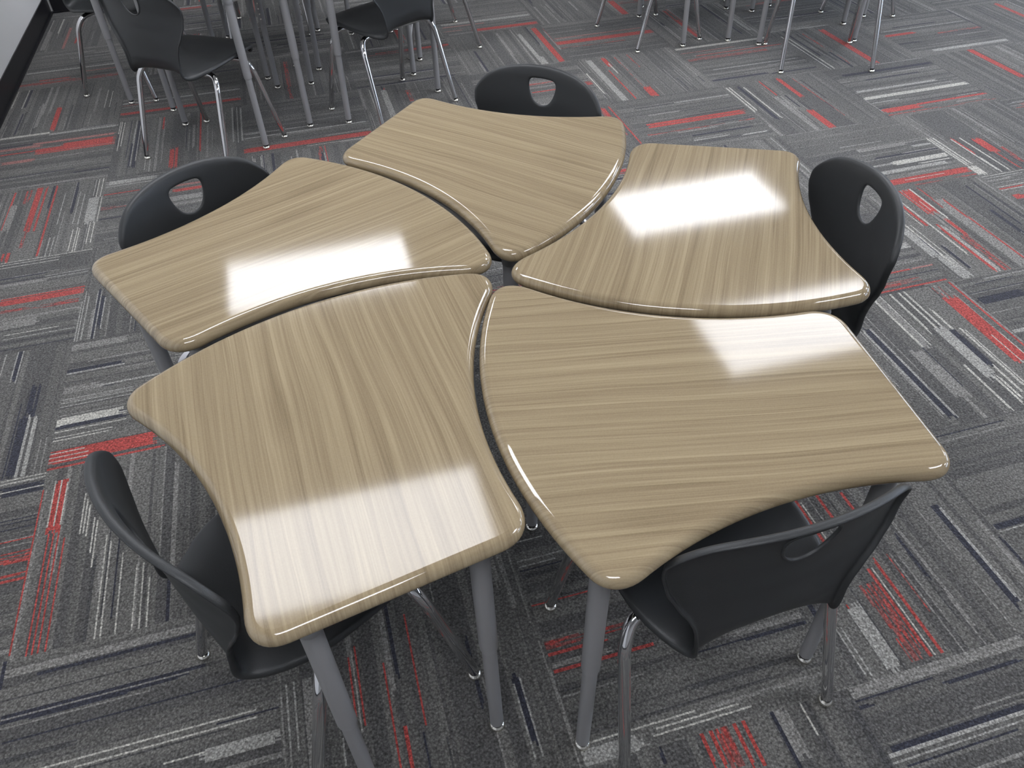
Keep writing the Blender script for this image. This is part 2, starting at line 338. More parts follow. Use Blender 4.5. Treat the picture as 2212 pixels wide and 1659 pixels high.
(3, 6):[(0.019,0.0,0.74,0.0393,'G'),(0.054,0.0,0.33,0.0082,'N'),(0.234,0.01,0.56,0.0262,'N'),(0.251,0,0.54,0.0098,'L'),(0.275,0.0,0.51,0.0082,'L'),(0.086,0.34,0.68,0.0131,'N'),(0.297,0.03,0.49,0.0066,'N')],
(4, -2):[(0.936,0.54,1,0.0393,'R')],
(4, -1):[(0.55,0,1,0.0393,'R'),(0.417,0.02,0.93,0.0131,'P'),(0.682,0,0.66,0.0131,'r')],
(4, 0):[(0.285,0.05,0.28,0.0262,'R'),(0.138,0.06,1,0.0328,'L'),(0.233,0.34,1,0.0082,'R'),(0.394,0.07,0.76,0.0098,'r'),(0.408,0.79,1,0.0393,'R'),(0.53,0.05,0.37,0.0082,'r'),(0.019,0.34,0.81,0.0066,'W'),(0.293,0.19,0.44,0.0066,'W')],
(4, 1):[(0.512,0.12,0.96,0.0426,'R'),(0.656,0.07,0.98,0.0131,'r'),(0.852,0.36,0.64,0.0082,'L'),(0.886,0.76,0.97,0.0131,'L'),(0.327,0.2,0.49,0.0131,'G'),(0.171,0.5,1,0.0066,'L')],
(4, 3):[(0.973,0.47,0.98,0.0082,'R'),(0.924,0.55,0.85,0.0295,'r'),(0.82,0.66,0.84,0.0098,'R'),(0.819,0.84,1.0,0.0131,'P'),(0.59,0.92,1,0.0361,'L')],
(4, 4):[(0.457,0,0.46,0.0066,'W'),(0.51,0,0.46,0.0066,'W'),(0.483,0,0.46,0.0262,'G'),(0.575,0,0.36,0.0066,'W'),(0.635,0,0.34,0.0066,'W'),(0.668,0.0,0.36,0.0066,'W'),(0.645,0.34,0.76,0.0426,'L'),(0.865,0.03,0.15,0.0295,'r'),(0.879,0.13,0.71,0.0525,'R'),(0.872,0.48,0.72,0.0049,'W'),(0.924,0.48,0.66,0.0049,'W'),(0.969,0,0.62,0.0082,'R'),(0.989,0,0.59,0.0115,'G'),(0.709,0.19,0.9,0.0066,'W'),(0.753,0.38,0.86,0.0066,'W'),(0.769,0.39,0.84,0.0049,'W'),(0.699,0.39,0.69,0.0197,'N'),(0.261,0.24,0.96,0.023,'N'),(0.285,0.23,0.95,0.0082,'L'),(0.233,0.25,0.91,0.0066,'L'),(0.404,0.47,0.84,0.0393,'G'),(0.653,0.76,0.97,0.0066,'W'),(0.676,0.76,0.94,0.0066,'W'),(0.571,0.64,0.99,0.0066,'W')],
(5, 0):[(0.091,0.0,0.95,0.0197,'W'),(0.292,0.11,1,0.0082,'R'),(0.374,0,0.81,0.023,'r'),(0.198,0.01,0.55,0.0082,'P'),(0.643,0.11,0.96,0.0098,'L'),(0.867,0.0,0.53,0.0164,'N')],
(5, 1):[(0.548,0.02,0.41,0.023,'R'),(0.673,0.04,0.88,0.0082,'r'),(0.468,0.66,1,0.0361,'R'),(0.366,0.01,0.31,0.0098,'R'),(0.34,0.34,1,0.0262,'G'),(0.039,0.05,0.56,0.0066,'W'),(0.071,0.04,0.53,0.0066,'W'),(0.146,0.05,0.72,0.0164,'N'),(0.187,0.07,0.71,0.0066,'W')],
(5, 2):[(0.651,0.55,1,0.0361,'W'),(0.658,0.34,0.54,0.0066,'L'),(0.639,0.35,0.55,0.0066,'L'),(0.709,0.73,1,0.0131,'W'),(0.748,0.36,0.92,0.0295,'L'),(0.886,0.35,1,0.0459,'R'),(0.887,0.48,0.81,0.0049,'W'),(0.963,0.51,1,0.0131,'r'),(0.468,0.84,1,0.0164,'L'),(0.408,0.43,0.82,0.0328,'G'),(0.314,0.33,0.67,0.0066,'L')],
(5, 3):[(0.392,0.01,0.32,0.0557,'R'),(0.433,0,0.41,0.0066,'W'),(0.394,0.16,0.29,0.0049,'W'),(0.491,0,0.46,0.0082,'R'),(0.407,0.41,0.61,0.0164,'R'),(0.385,0.61,1.0,0.0295,'r'),(0.32,0.46,0.99,0.0295,'L'),(0.304,0.51,0.99,0.0082,'R'),(0.315,0.44,0.98,0.0066,'R'),(0.273,0.11,0.8,0.0066,'W'),(0.244,0.16,0.43,0.0131,'R'),(0.218,0.2,0.43,0.0049,'W'),(0.075,0.43,0.76,0.0328,'L'),(0.11,0.76,0.99,0.0492,'L'),(0.118,0.39,0.87,0.0066,'W'),(0.148,0.4,0.86,0.0049,'W'),(0.517,0.18,0.99,0.0459,'G'),(0.559,0.2,0.43,0.0082,'R'),(0.56,0.43,0.94,0.0082,'R'),(0.76,0.41,0.7,0.0164,'N'),(0.822,0.08,0.61,0.0066,'N'),(0.488,0.02,0.28,0.0066,'r')],
(5, 4):[(0.281,0.01,0.01,0.0082,'R'),(0.215,0.02,0.31,0.0557,'N'),(0.137,0.01,0.38,0.0082,'N'),(0.496,0,0.07,0.023,'L'),(0.142,0.02,0.36,0.0066,'G'),(0.326,0.0,0.21,0.0082,'G')],
(6, 0):[(0.543,0.09,0.99,0.0361,'R'),(0.093,0.38,0.98,0.0164,'N'),(0.09,0.12,0.97,0.0066,'W'),(0.131,0.14,0.96,0.0066,'W'),(0.326,0.12,0.92,0.0131,'r')],
(6, 1):[(0.148,0.1,1,0.023,'N'),(0.484,0.01,0.79,0.0197,'L'),(0.622,0,1,0.0262,'W'),(0.876,0.01,0.34,0.0393,'R'),(0.955,0.01,1,0.0131,'r'),(0.849,0.34,1,0.0164,'R'),(0.717,0.01,0.26,0.0082,'L')],
(6, 2):[(0.018,0.39,0.85,0.0066,'W'),(0.045,0.4,0.84,0.0066,'W'),(0.066,0.41,0.84,0.0066,'W'),(0.04,0.86,0.99,0.0393,'W'),(0.19,0.46,0.71,0.0131,'R'),(0.179,0.46,0.98,0.0066,'W'),(0.259,0.47,0.99,0.0082,'W'),(0.355,0.51,0.73,0.0459,'R'),(0.349,0.74,0.99,0.0098,'R'),(0.437,0.69,0.93,0.0262,'r'),(0.187,0.75,0.99,0.0066,'W')],
(6, 3):[(0.017,0,0.35,0.0066,'W'),(0.043,0,0.32,0.0066,'L'),(0.193,0,0.2,0.0098,'R'),(0.173,0.01,0.22,0.0066,'W'),(0.213,0.0,0.18,0.0066,'W'),(0.319,0.02,0.09,0.0426,'R')],
(7, 0):[(0.455,0.01,0.32,0.0262,'R'),(0.543,0.53,1,0.0164,'r'),(0.903,0.19,1,0.023,'L'),(0.347,0.05,0.98,0.0082,'L')],
(7, 1):[(0.507,0,0.67,0.0361,'R'),(0.791,0,0.36,0.023,'G')],
(8, 0):[(0.593,0.03,0.46,0.0295,'R')]}
ROWS = 144
def tile_runs(i, j):
    """rows of (a0, a1, colour) for one tile"""
    rg = random.Random(1000 * i + 37 * j + 5)
    base = []
    cur = rg.choice(BASE)
    for r in range(ROWS):
        if rg.random() < .25: cur = rg.choice(BASE)
        base.append(cur)
    K = 50
    cells = [[base[r]] * K for r in range(ROWS)]
    def put(c, a0, a1, w, k):
        w *= 1.12 if w < .012 else 1.0
        n = max(1, int(round(w * ROWS)))
        r0 = int(round(c * ROWS - n / 2))
        for r in range(r0, r0 + n):
            if 0 <= r < ROWS:
                e0 = a0 + rg.uniform(-.012, .012) * (n > 1); e1 = a1 + rg.uniform(-.02, .02) * (n > 1)
                if k == 'r':
                    p = a0
                    while p < a1:
                        q = p + rg.uniform(.03, .22)
                        if rg.random() < .62:
                            for t in range(max(0, int(p * K)), min(K, int(min(q, a1) * K))): cells[r][t] = YC['r'] if rg.random() < .75 else YC['R']
                        p = q
                else:
                    if k == 'R' and n > 6 and rg.random() < .06: continue
                    for t in range(max(0, int(round(e0 * K))), min(K, int(round(e1 * K)))):
                        cells[r][t] = YC[k]
    known = STRIPES.get((i, j))
    # quiet background stripes of every tile
    for q in range(16 if known else 22):
        a0 = rg.uniform(-.2, .8); a1 = a0 + rg.uniform(.2, .8)
        put(rg.random(), a0, a1, rg.choice((.006, .006, .006, .010, .02)), rg.choice(('G', 'G', 'D', 'N', 'G')))
    if known:
        # stripe widths were noted in apparent width; turned rows and far rows are foreshortened
        if (i + j) % 2: fw = 1.15 if j >= 4 else 1.5 if j >= 2 else 1.85 if j == 1 else 2.1
        else: fw = 1.7 if i >= 4 else 1.4 if i >= 2 else 1.15
        for (c, a0, a1, w, k) in known:
            put(c, a0, a1, w * (fw if w > .015 else 1 + (fw - 1) * .6), k)
    else:
        for q in range(rg.randint(1, 2)):
            c = rg.random(); a0 = rg.uniform(-.1, .5)
            put(c, a0, a0 + rg.uniform(.4, .9), .018, 'G')
            for z in range(rg.randint(2, 4)): put(c + rg.uniform(-.05, .05), rg.uniform(-.2, .4), rg.uniform(.5, 1.1), .007, 'L')
        for q in range(rg.randint(1, 2)):
            c = rg.random(); a0 = rg.uniform(-.2, .5); put(c, a0, a0 + rg.uniform(.4, .8), .03, 'N'); put(c + .025, a0, a0 + .6, .007, 'L')
        if rg.random() < .8:
            c = rg.uniform(.1, .9); a0 = rg.uniform(-.1, .4)
            put(c, a0, a0 + .35, .035, 'r'); put(c, a0 + .3, a0 + .8, .04, 'R'); put(c + .04, a0 - .1, a0 + .7, .008, 'R')
        if rg.random() < .6: put(rg.random(), rg.uniform(0, .4), rg.uniform(.5, 1), .03, 'L')
    out = []
    for r in range(ROWS):
        runs = []; st = 0
        for t in range(1, K + 1):
            if t == K or cells[r][t] != cells[r][st]:
                runs.append((st / K, t / K, cells[r][st])); st = t
        out.append(runs)
    return out

X0, X1, Y0, Y1 = -0.60, 8.4, -7.0, 2.0      # room
def build_floor():
    v = []; f = []; col = []
    for i in range(-1, 14):
        for j in range(-4, 12):
            far = (i > 10 or j > 8)
            for r, runs in enumerate(tile_runs(i, j)):
                for a0, a1, c in runs:
                    b0, b1 = r / ROWS, (r + 1) / ROWS
                    if (i + j) % 2: q = [(i + a0, j + b0), (i + a1, j + b0), (i + a1, j + b1), (i + a0, j + b1)]
                    else: q = [(i + b0, j + a0), (i + b1, j + a0), (i + b1, j + a1), (i + b0, j + a1)]
                    P = [(min(max(x * S, X0), X1), min(max(-y * S, Y0), Y1)) for x, y in q]
                    if abs(P[0][0] - P[2][0]) < 1e-5 or abs(P[0][1] - P[2][1]) < 1e-5: continue
                    b = len(v)
                    v += [(x, y, 0) for x, y in P]
                    f.append([b + 3, b + 2, b + 1, b]); col += [*c, 1.0]
    me = D.meshes.new('floor'); me.from_pydata(v, [], f); me.update()
    at = me.attributes.new('yarn', 'FLOAT_COLOR', 'FACE'); at.data.foreach_set('color', col)
    return me
fl = link('floor', build_floor(), M_CARPET); fl['kind'] = 'structure'

def struct(name, mb, mat):
    o = link(name, mb.mesh(name, False), mat); o['kind'] = 'structure'; return o
T = .12
b = MB(); b.box(X0 - T, X0, Y0 - T, Y1 + T, 0, CEIL); struct('wall_left', b, M_WALL)
b = MB(); b.box(X0, X1, Y1, Y1 + T, 0, CEIL); struct('wall_back', b, M_WALL2)
b = MB(); b.box(X0, X1, Y0 - T, Y0, 0, CEIL); struct('wall_front', b, M_WALL2)
# right wall with three windows
WIN = [(-5.9, -3.9), (-3.3, -1.3), (-.7, 1.3)]
WZ = (.80, 2.45)
b = MB(); b.box(X1, X1 + T, Y0 - T, Y1 + T, 0, WZ[0]); b.box(X1, X1 + T, Y0 - T, Y1 + T, WZ[1], CEIL)
ys = [Y0 - T] + [y for w in WIN for y in w] + [Y1 + T]
for k in range(0, len(ys), 2): b.box(X1, X1 + T, ys[k], ys[k + 1], WZ[0], WZ[1])
struct('wall_right', b, M_WALL2)
M_GLASS, nt, bs = newmat('window_glass'); bs.inputs['Transmission Weight'].default_value = 1; bs.inputs['Roughness'].default_value = 0; bs.inputs['IOR'].default_value = 1.01
for n, (a, c) in enumerate(WIN):
    b = MB(); w = .05
    b.box(X1 + .02, X1 + .08, a, c, WZ[0], WZ[0] + w); b.box(X1 + .02, X1 + .08, a, c, WZ[1] - w, WZ[1])
    b.box(X1 + .02, X1 + .08, a, a + w, WZ[0] + w, WZ[1] - w); b.box(X1 + .02, X1 + .08, c - w, c, WZ[0] + w, WZ[1] - w)
    b.box(X1 + .02, X1 + .08, (a + c) / 2 - w / 2, (a + c) / 2 + w / 2, WZ[0] + w, WZ[1] - w)
    o = struct('window_%d' % (n + 1), b, M_FRAME)
    b = MB(); b.box(X1 + .045, X1 + .05, a + w, c - w, WZ[0] + w, WZ[1] - w)
    link('pane', b.mesh('pane', False), M_GLASS, o)
b = MB(); b.box(X0 - T, X1 + T, Y0 - T, Y1 + T, CEIL, CEIL + .1); struct('ceiling', b, M_CEIL)
def base(name, x0, x1, y0, y1, side):
    b = MB(); b.box(x0, x1, y0, y1, 0.0005, .115)
    # little cove foot
    d = .012
    if side == 'l': b.box(x1, x1 + d, y0, y1, 0.0005, .010)
    if side == 'b': b.box(x0, x1, y0 - d, y0, 0.0005, .010)
    struct(name, b, M_BASE)
base('baseboard_left', X0, X0 + .006, Y0, Y1, 'l')
base('baseboard_back', X0 + .02, X1 - .01, Y1 - .006, Y1, 'b')
base('baseboard_right', X1 - .006, X1, Y0, Y1 - .02, 'r')
base('baseboard_front', X0 + .02, X1 - .01, Y0, Y0 + .006, 'f')

# ------------------------------------------------------------------ ceiling lights
def troffer():
    t = thing('ceiling_light', (0, 0, CEIL), 0, 'x', 'ceiling light', 'recessed ceiling panel lights')
    b = MB(); a, c, w = .61, .305, .022
    for x0, x1, y0, y1 in ((-a, a, -c, -c + w), (-a, a, c - w, c), (-a, -a + w, -c + w, c - w), (a - w, a, -c + w, c - w)):
        b.box(x0, x1, y0, y1, -.012, -.0005)
    link('frame', b.mesh('fixture_frame', False), M_TRIM, t)
    b = MB(); b.box(-a + w, a - w, -c + w, c - w, -.009, -.001)
    link('diffuser', b.mesh('diffuser', False), M_DIFF, t)
    return t
LIGHTS = [(.80, .23, 'ceiling panel light whose white reflection lies on the leftmost desk top'),
          (.78, -1.98, 'ceiling panel light whose reflection lies along the straight edge of the lower left desk'),
          (3.52, .28, 'ceiling panel light whose reflection fills the middle of the upper right desk'),
          (3.50, -1.19, 'ceiling panel light whose reflection lies at the far right corner of the lower right desk'),
          (.80, -4.6, 'ceiling panel light behind the viewer on the left, off the picture'),
          (3.5, -4.0, 'ceiling panel light behind the viewer in the middle, off the picture'),
          (6.2, .25, 'ceiling panel light over the right of the room by the back window'),
          (6.2, -2.0, 'ceiling panel light over the right of the room by the middle window'),
          (6.2, -4.4, 'ceiling panel light over the right of the room by the front window')]
p0 = troffer(); reg(p0)
for k, (x, y, lab) in enumerate(LIGHTS):
    o = p0 if k == 0 else copy_tree(p0)
    o.location = (x, y, CEIL); o['label'] = lab

# ------------------------------------------------------------------ desk
CN = [Vector((0, 0)), Vector((.6062, 0)), Vector((.5007, -.7898)), Vector((-.0784, -.4397))]
SAG = [-.0641, .1040, -.0825, 0.0]
TRIM = [.062, .058, .084, .066]
def edge_pts(a, b, s, n=60):
    d = b - a; L = d.length; d = d / L; nn = Vector((-d.y, d.x))
    out = []
    for k in range(n + 1):
        x = L * k / n
        if abs(s) < 1e-5: y = 0
        else:
            r = (L * L / 4 + s * s) / (2 * abs(s)); sg = 1 if s > 0 else -1
            y = sg * (math.sqrt(r * r - (x - L / 2) ** 2) - (r - abs(s)))
        out.append(a + d * x + nn * y)
    return out
def outline():
    E = []
    for k in range(4):
        P = edge_pts(CN[k], CN[(k + 1) % 4], SAG[k])
        acc = [0]
        for i in range(1, len(P)): acc.append(acc[-1] + (P[i] - P[i - 1]).length)
        def at(s):
            for i in range(1, len(P)):
                if acc[i] >= s: return P[i - 1].lerp(P[i], (s - acc[i - 1]) / (acc[i] - acc[i - 1]))
            return P[-1]
        t0, t1 = TRIM[k], TRIM[(k + 1) % 4]
        n = 26
        E.append([at(t0 + (acc[-1] - t0 - t1) * q / n) for q in range(n + 1)])
    out = []
    for k in range(4):
        out += E[k]
        A = E[k][-1]; B = E[(k + 1) % 4][0]
        ta = (E[k][-1] - E[k][-2]).normalized(); tb = (E[(k + 1) % 4][0] - E[(k + 1) % 4][1]).normalized()
        tr = TRIM[(k + 1) % 4]; h = .60 * tr
        for q in range(1, 10):
            u = q / 10
            p = A * (1 - u) ** 3 + (A + ta * h) * 3 * u * (1 - u) ** 2 + (B + tb * h) * 3 * u * u * (1 - u) + B * u ** 3
            out.append(p)
    return out
OUT = outline()
def tabletop():
    n = len(OUT)
    nor = []
    for i in range(n):
        t = (OUT[(i + 1) % n] - OUT[i - 1]).normalized(); nor.append(Vector((-t.y, t.x)))   # outward for a clockwise ring
    prof = [(.0165, 0), (.0130, -.0003), (.0095, -.0014), (.006, -.0036), (.0028, -.0070), (.0008, -.0112), (0, -.0155), (.0006, -.0195), (.0028, -.0240), (.0065, -.0278), (.012, -.0300), (.03, -.0305)]
    v = []; f = []; m = []
    for ins, z in prof:
        for i in range(n):
            p = OUT[i] - nor[i] * ins; v.append((p.x, p.y, H + z))
    for k in range(len(prof) - 1):
        for i in range(n):
            i2 = (i + 1) % n
            f.append([k * n + i, (k + 1) * n + i, (k + 1) * n + i2, k * n + i2]); m.append(1)
    f.append([i for i in range(n)]); m.append(0)
    f.append([(len(prof) - 1) * n + i for i in range(n)][::-1]); m.append(2)
    me = mesh_from('tabletop', v, f, True, m)
    bm = bmesh.new(); bm.from_mesh(me); bmesh.ops.recalc_face_normals(bm, faces=bm.faces); bm.to_mesh(me); bm.free()
    for p in me.polygons:
        if len(p.vertices) > 10: p.use_smooth = False
    return me
FEET = [(.036, -.100), (.586, -.104), (.481, -.668), (.001, -.378)]
TOPS = [(.040, -.096), (.578, -.100), (.477, -.660), (.006, -.376)]
GLIDE = [(.0005, .0), (.0150, .0), (.0172, .002), (.0178, .005), (.0165, .009), (.0125, .0125), (.0085, .0145), (.0080, .022)]
def glide(scale=1.0):
    b = MB(); b.lathe([(r * scale, z) for r, z in GLIDE], n=24); return b.mesh('glide')
G_BIG = glide(1.0); G_SMALL = glide(.92)
G_BIG.materials.append(M_NICKEL); G_SMALL.materials.append(M_NICKEL)
def make_desk():
    t = thing('student_desk', (0, 0, 0), 0, 'x', 'desk')
    top = link('tabletop', tabletop(), [M_WOOD, M_EDGE, M_DARK], t)
    for (fx, fy), (tx, ty) in zip(FEET, TOPS):
        F = Vector((fx, fy, 0)); Tp = Vector((tx, ty, H - .031))
        P = lambda z: F.lerp(Tp, z / (H - .031))
        b = MB()
        b.tube([P(.020), P(.335)], .0145, 22)
        b.tube([P(.3330), P(.3345), P(.345), P(.352), P(H - .032)], [.0150, .0172, .0180, .0180, .0180], 24)
        b.tube([P(.648), P(.650), P(.668), P(.670)], [.0180, .0196, .0196, .0180], 24)
        # row of height setting buttons, turned to the middle of the desk
        c = Vector((.27, -.36, 0)); d = (c - F); d.z = 0; d.normalize()
        for q in range(4):
            z = .365 + .025 * q
            b.tube([P(z) + d * .0172, P(z) + d * .0194], [.0045, .0038], 10, m=1)
        b.tube([P(.012), P(.021)], .0125, 18, m=2)
        lg = link('leg', b.mesh('desk_leg'), [M_PAINT, M_NICKEL, M_DARK], t)
        link('glide', G_BIG, None, lg, (fx, fy, 0.0))
    b = MB()
    q = [Vector((x, y, 0)) for x, y in TOPS]
    for k in range(4):
        A = q[k].copy(); B = q[(k + 1) % 4].copy()
        d = (B - A).normalized(); nn = Vector((-d.y, d.x, 0)) * .010
        P4 = [A + d * .018 - nn, B - d * .018 - nn, B - d * .018 + nn, A + d * .018 + nn]
        b.add([(p.x, p.y, z) for z in (H - .057, H - .0315) for p in P4], [[3, 2, 1, 0], [4, 5, 6, 7], [0, 1, 5, 4], [1, 2, 6, 5], [2, 3, 7, 6], [3, 0, 4, 7]])
    link('frame', b.mesh('desk_frame', False), M_PAINT, t)
    for k, l in ((0, 3), (1, 2)):
        b = MB()
        A = q[k] + Vector((0, 0, .659)); B = q[l] + Vector((0, 0, .659)); d = (B - A).normalized()
        b.tube([A + d * .0195, B - d * .0195], .0100, 16)
        link('crossbar', b.mesh('desk_crossbar'), M_PAINT, t)
    return t

# ------------------------------------------------------------------ chair
def crow(rows, u):
    """catmull-rom through the rows"""
    n = len(rows) - 1
    x = u * n; i = min(int(x), n - 1); t = x - i
    g = lambda k: rows[min(max(k, 0), n)]
    p0, p1, p2, p3 = g(i - 1), g(i), g(i + 1), g(i + 2)
    return [.5 * (2 * b + (c - a) * t + (2 * a - 5 * b + 4 * c - d) * t * t + (3 * b - a - 3 * c + d) * t ** 3) for a, b, c, d in zip(p0, p1, p2, p3)]
#        y      z     half-w  side lift  edge pull(y)
SEAT = [(.232, .408, .165, .000, -.020),
        (.226, .426, .178, .000, -.020),
        (.200, .439, .188, .002, -.012),
        (.150, .442, .197, .004, -.004),
        (.080, .436, .199, .010, .0),
        (.000, .430, .201, .014, .0),
        (-.080, .427, .197, .013, .0),
        (-.135, .430, .181, .002, -.004),
        (-.176, .438, .156, -.015, -.012),
        (-.204, .460, .141, -.020, -.008),
        (-.216, .494, .1405, -.002, .007)]
BZ0, BZ1 = .494, .785
def yc(z):
    return interp([(.40, -.214), (.494, -.216), (.60, -.222), (.674, -.229), (.755, -.240), (.80, -.250), (.9, -.30)], z)
def ysurf(x, z):
    u = min(max((z - BZ0) / (BZ1 - BZ0), 0), 1)
    return yc(z) + (.016 + .032 * min(1, u * 1.7)) * (x / .215) ** 2
def wback(u):
    P = [(0, .1405), (.1, .147), (.2, .158), (.35, .182), (.5, .203), (.65, .215), (.78, .218), (.9, .214), (1, .206)]
    return interp(P, u)
def interp(P, u):
    for (a, b), (c, d) in zip(P, P[1:]):
        if u <= c:
            t = (u - a) / (c - a); t = t * t * (3 - 2 * t) * .35 + t * .65; return b + (d - b) * t
    return P[-1][1]
HOLE = []
def hole_curve():
    pts = [(-.036, .038), (0, .040), (.036, .038), (.045, .033), (.048, .024), (.0465, .006), (.040, -.014), (.029, -.031), (.014, -.042), (0, -.0445)]
    return pts + [(-x, z) for x, z in pts[-2:2:-1]]
ZH = .716
def hole_at(ang):
    P = hole_curve(); best = None
    d = (math.cos(ang), math.sin(ang))
    for (x0, z0), (x1, z1) in zip(P, P[1:] + P[:1]):
        ex, ez = x1 - x0, z1 - z0; det = d[0] * -ez + ex * d[1]
        if abs(det) < 1e-9: continue
        t = (x0 * -ez + ex * z0) / det; s = (d[0] * z0 - d[1] * x0) / det
        if t > 0 and -1e-6 <= s <= 1 + 1e-6: best = t if best is None else max(best, t)
    return (d[0] * best, d[1] * best)
def shell_mesh():
    NT, NSR, NB = 28, 34, 21
    V = []
    for j in range(NSR + 1):
        y, z, w, lift, pull = crow(SEAT, j / NSR)
        for i in range(NT + 1):
            t = -1 + 2 * i / NT; a = abs(t)
            zz = z + lift * a ** 3; yy = y + pull * a ** 3
            if j / NSR < .3: zz -= .010 * a ** 6 * (1 - j / NSR / .3) ; yy -= .010 * a ** 4 * (1 - j / NSR / .3)
            V.append([t * w, yy, zz])
    base = len(V)
    G = [[None] * (NT + 1) for _ in range(NB + 1)]
    for j in range(NB + 1):
        u = j / NB
        for i in range(NT + 1):
            t = -1 + 2 * i / NT
            ztop = BZ1 - .032 * t * t - .048 * t ** 6
            z = BZ0 + u * (ztop - BZ0)
            x = t * wback((z - BZ0) / (BZ1 - BZ0)) * (1 - .035 * max(0, u - .6) / .4 * t ** 6)
            G[j][i] = [x, z]
    # the grip hole: a block of the grid pushed onto the hole's outline
    i0, i1, j0, j1 = 11, 17, 13, 18
    fixed = set()
    for j in range(NB + 1):
        for i in range(NT + 1):
            if i in (0, NT) or j in (0, NB): fixed.add((j, i))
    for j in range(j0, j1 + 1):
        for i in range(i0, i1 + 1):
            if i in (i0, i1) or j in (j0, j1):
                u = (i - (i0 + i1) / 2) / ((i1 - i0) / 2); w = (j - (j0 + j1) / 2) / ((j1 - j0) / 2)
                G[j][i] = None
                hx, hz = hole_at(math.atan2(w * .040, u * .046))
                G[j][i] = [hx, ZH + hz]; fixed.add((j, i))
    for it in range(60):
        for j in range(1, NB):
            for i in range(1, NT):
                if (j, i) in fixed or (i0 < i < i1 and j0 < j < j1): continue
                if not (5 <= i <= NT - 5 and j >= 9): continue
                q = [G[j + 1][i], G[j - 1][i], G[j][i + 1], G[j][i - 1]]
                G[j][i] = [sum(p[0] for p in q) / 4, sum(p[1] for p in q) / 4]
    for j in range(1, NB + 1):
        for i in range(NT + 1):
            x, z = G[j][i]; V.append([x, ysurf(x, z), z])
    TR = NSR + NB       # rows
    idx = lambda j, i: j * (NT + 1) + i
    F = []
    for j in range(TR):
        for i in range(NT):
            bj = j - NSR
            if j0 <= bj < j1 and i0 <= i < i1: continue
            F.append([idx(j, i), idx(j, i + 1), idx(j + 1, i + 1), idx(j + 1, i)])
    me = mesh_from('shell', V, F)
    bm = bmesh.new(); bm.from_mesh(me)
    lone = [v for v in bm.verts if not v.link_faces]
    bmesh.ops.delete(bm, geom=lone, context='VERTS')
    bmesh.ops.recalc_face_normals(bm, faces=bm.faces)
    bm.faces.ensure_lookup_table()
    # sitter's side up
    up = [f for f in bm.faces if abs(f.calc_center_median().y - .05) < .03]
    if up and sum(f.normal.z for f in up) < 0:
        bmesh.ops.reverse_faces(bm, faces=bm.faces)
    bm.normal_update()
    # rolled lip all round, a smaller one round the hole
    ed = [e for e in bm.edges if len(e.link_faces) == 1]
    nv = {v: v.normal.copy() for e in ed for v in e.verts}
    outd = {}
    for e in ed:
        f = e.link_faces[0]; d = (e.verts[0].co + e.verts[1].co) / 2 - f.calc_center_median()
        for v in e.verts: outd[v] = outd.get(v, Vector()) + d.normalized()
    for step, (back, out) in enumerate(((.0060, .0045), (.0095, .0008))):
        r = bmesh.ops.extrude_edge_only(bm, edges=ed)
        newv = [g for g in r['geom'] if isinstance(g, bmesh.types.BMVert)]
        newe = [g for g in r['geom'] if isinstance(g, bmesh.types.BMEdge)]
        ov = list(nv.keys()); nnv = {}; nout = {}
        for v in newv:
            o = min(ov, key=lambda q: (q.co - v.co).length_squared)
            nnv[v] = nv[o]; nout[v] = outd[o]
        for v in newv:
            ho = .5 if (abs(v.co.x) < .06 and .65 < v.co.z < .768) else 1.0
            v.co += -nnv[v] * back * ho + nout[v].normalized() * out * ho
        nv, outd, ed = nnv, nout, [e for e in newe if all(q in nnv for q in e.verts)]
    bmesh.ops.recalc_face_normals(bm, faces=bm.faces)
    up = [f for f in bm.faces if abs(f.calc_center_median().y - .05) < .03 and abs(f.calc_center_median().x) < .1]
    if sum(f.normal.z for f in up) < 0: bmesh.ops.reverse_faces(bm, faces=bm.faces)
    bm.to_mesh(me); bm.free()
    o = D.objects.new('tmp_shell', me); COL.objects.link(o)
    so = o.modifiers.new('s', 'SOLIDIFY'); so.thickness = .0055; so.offset = -1; so.use_even_offset = False
    ss = o.modifiers.new('ss', 'SUBSURF'); ss.levels = 1; ss.render_levels = 1
    dg = bpy.context.evaluated_depsgraph_get()
    out = D.meshes.new_from_object(o.evaluated_get(dg)); out.name = 'chair_shell'
    D.objects.remove(o)
    for p in out.polygons: p.use_smooth = True
    return out
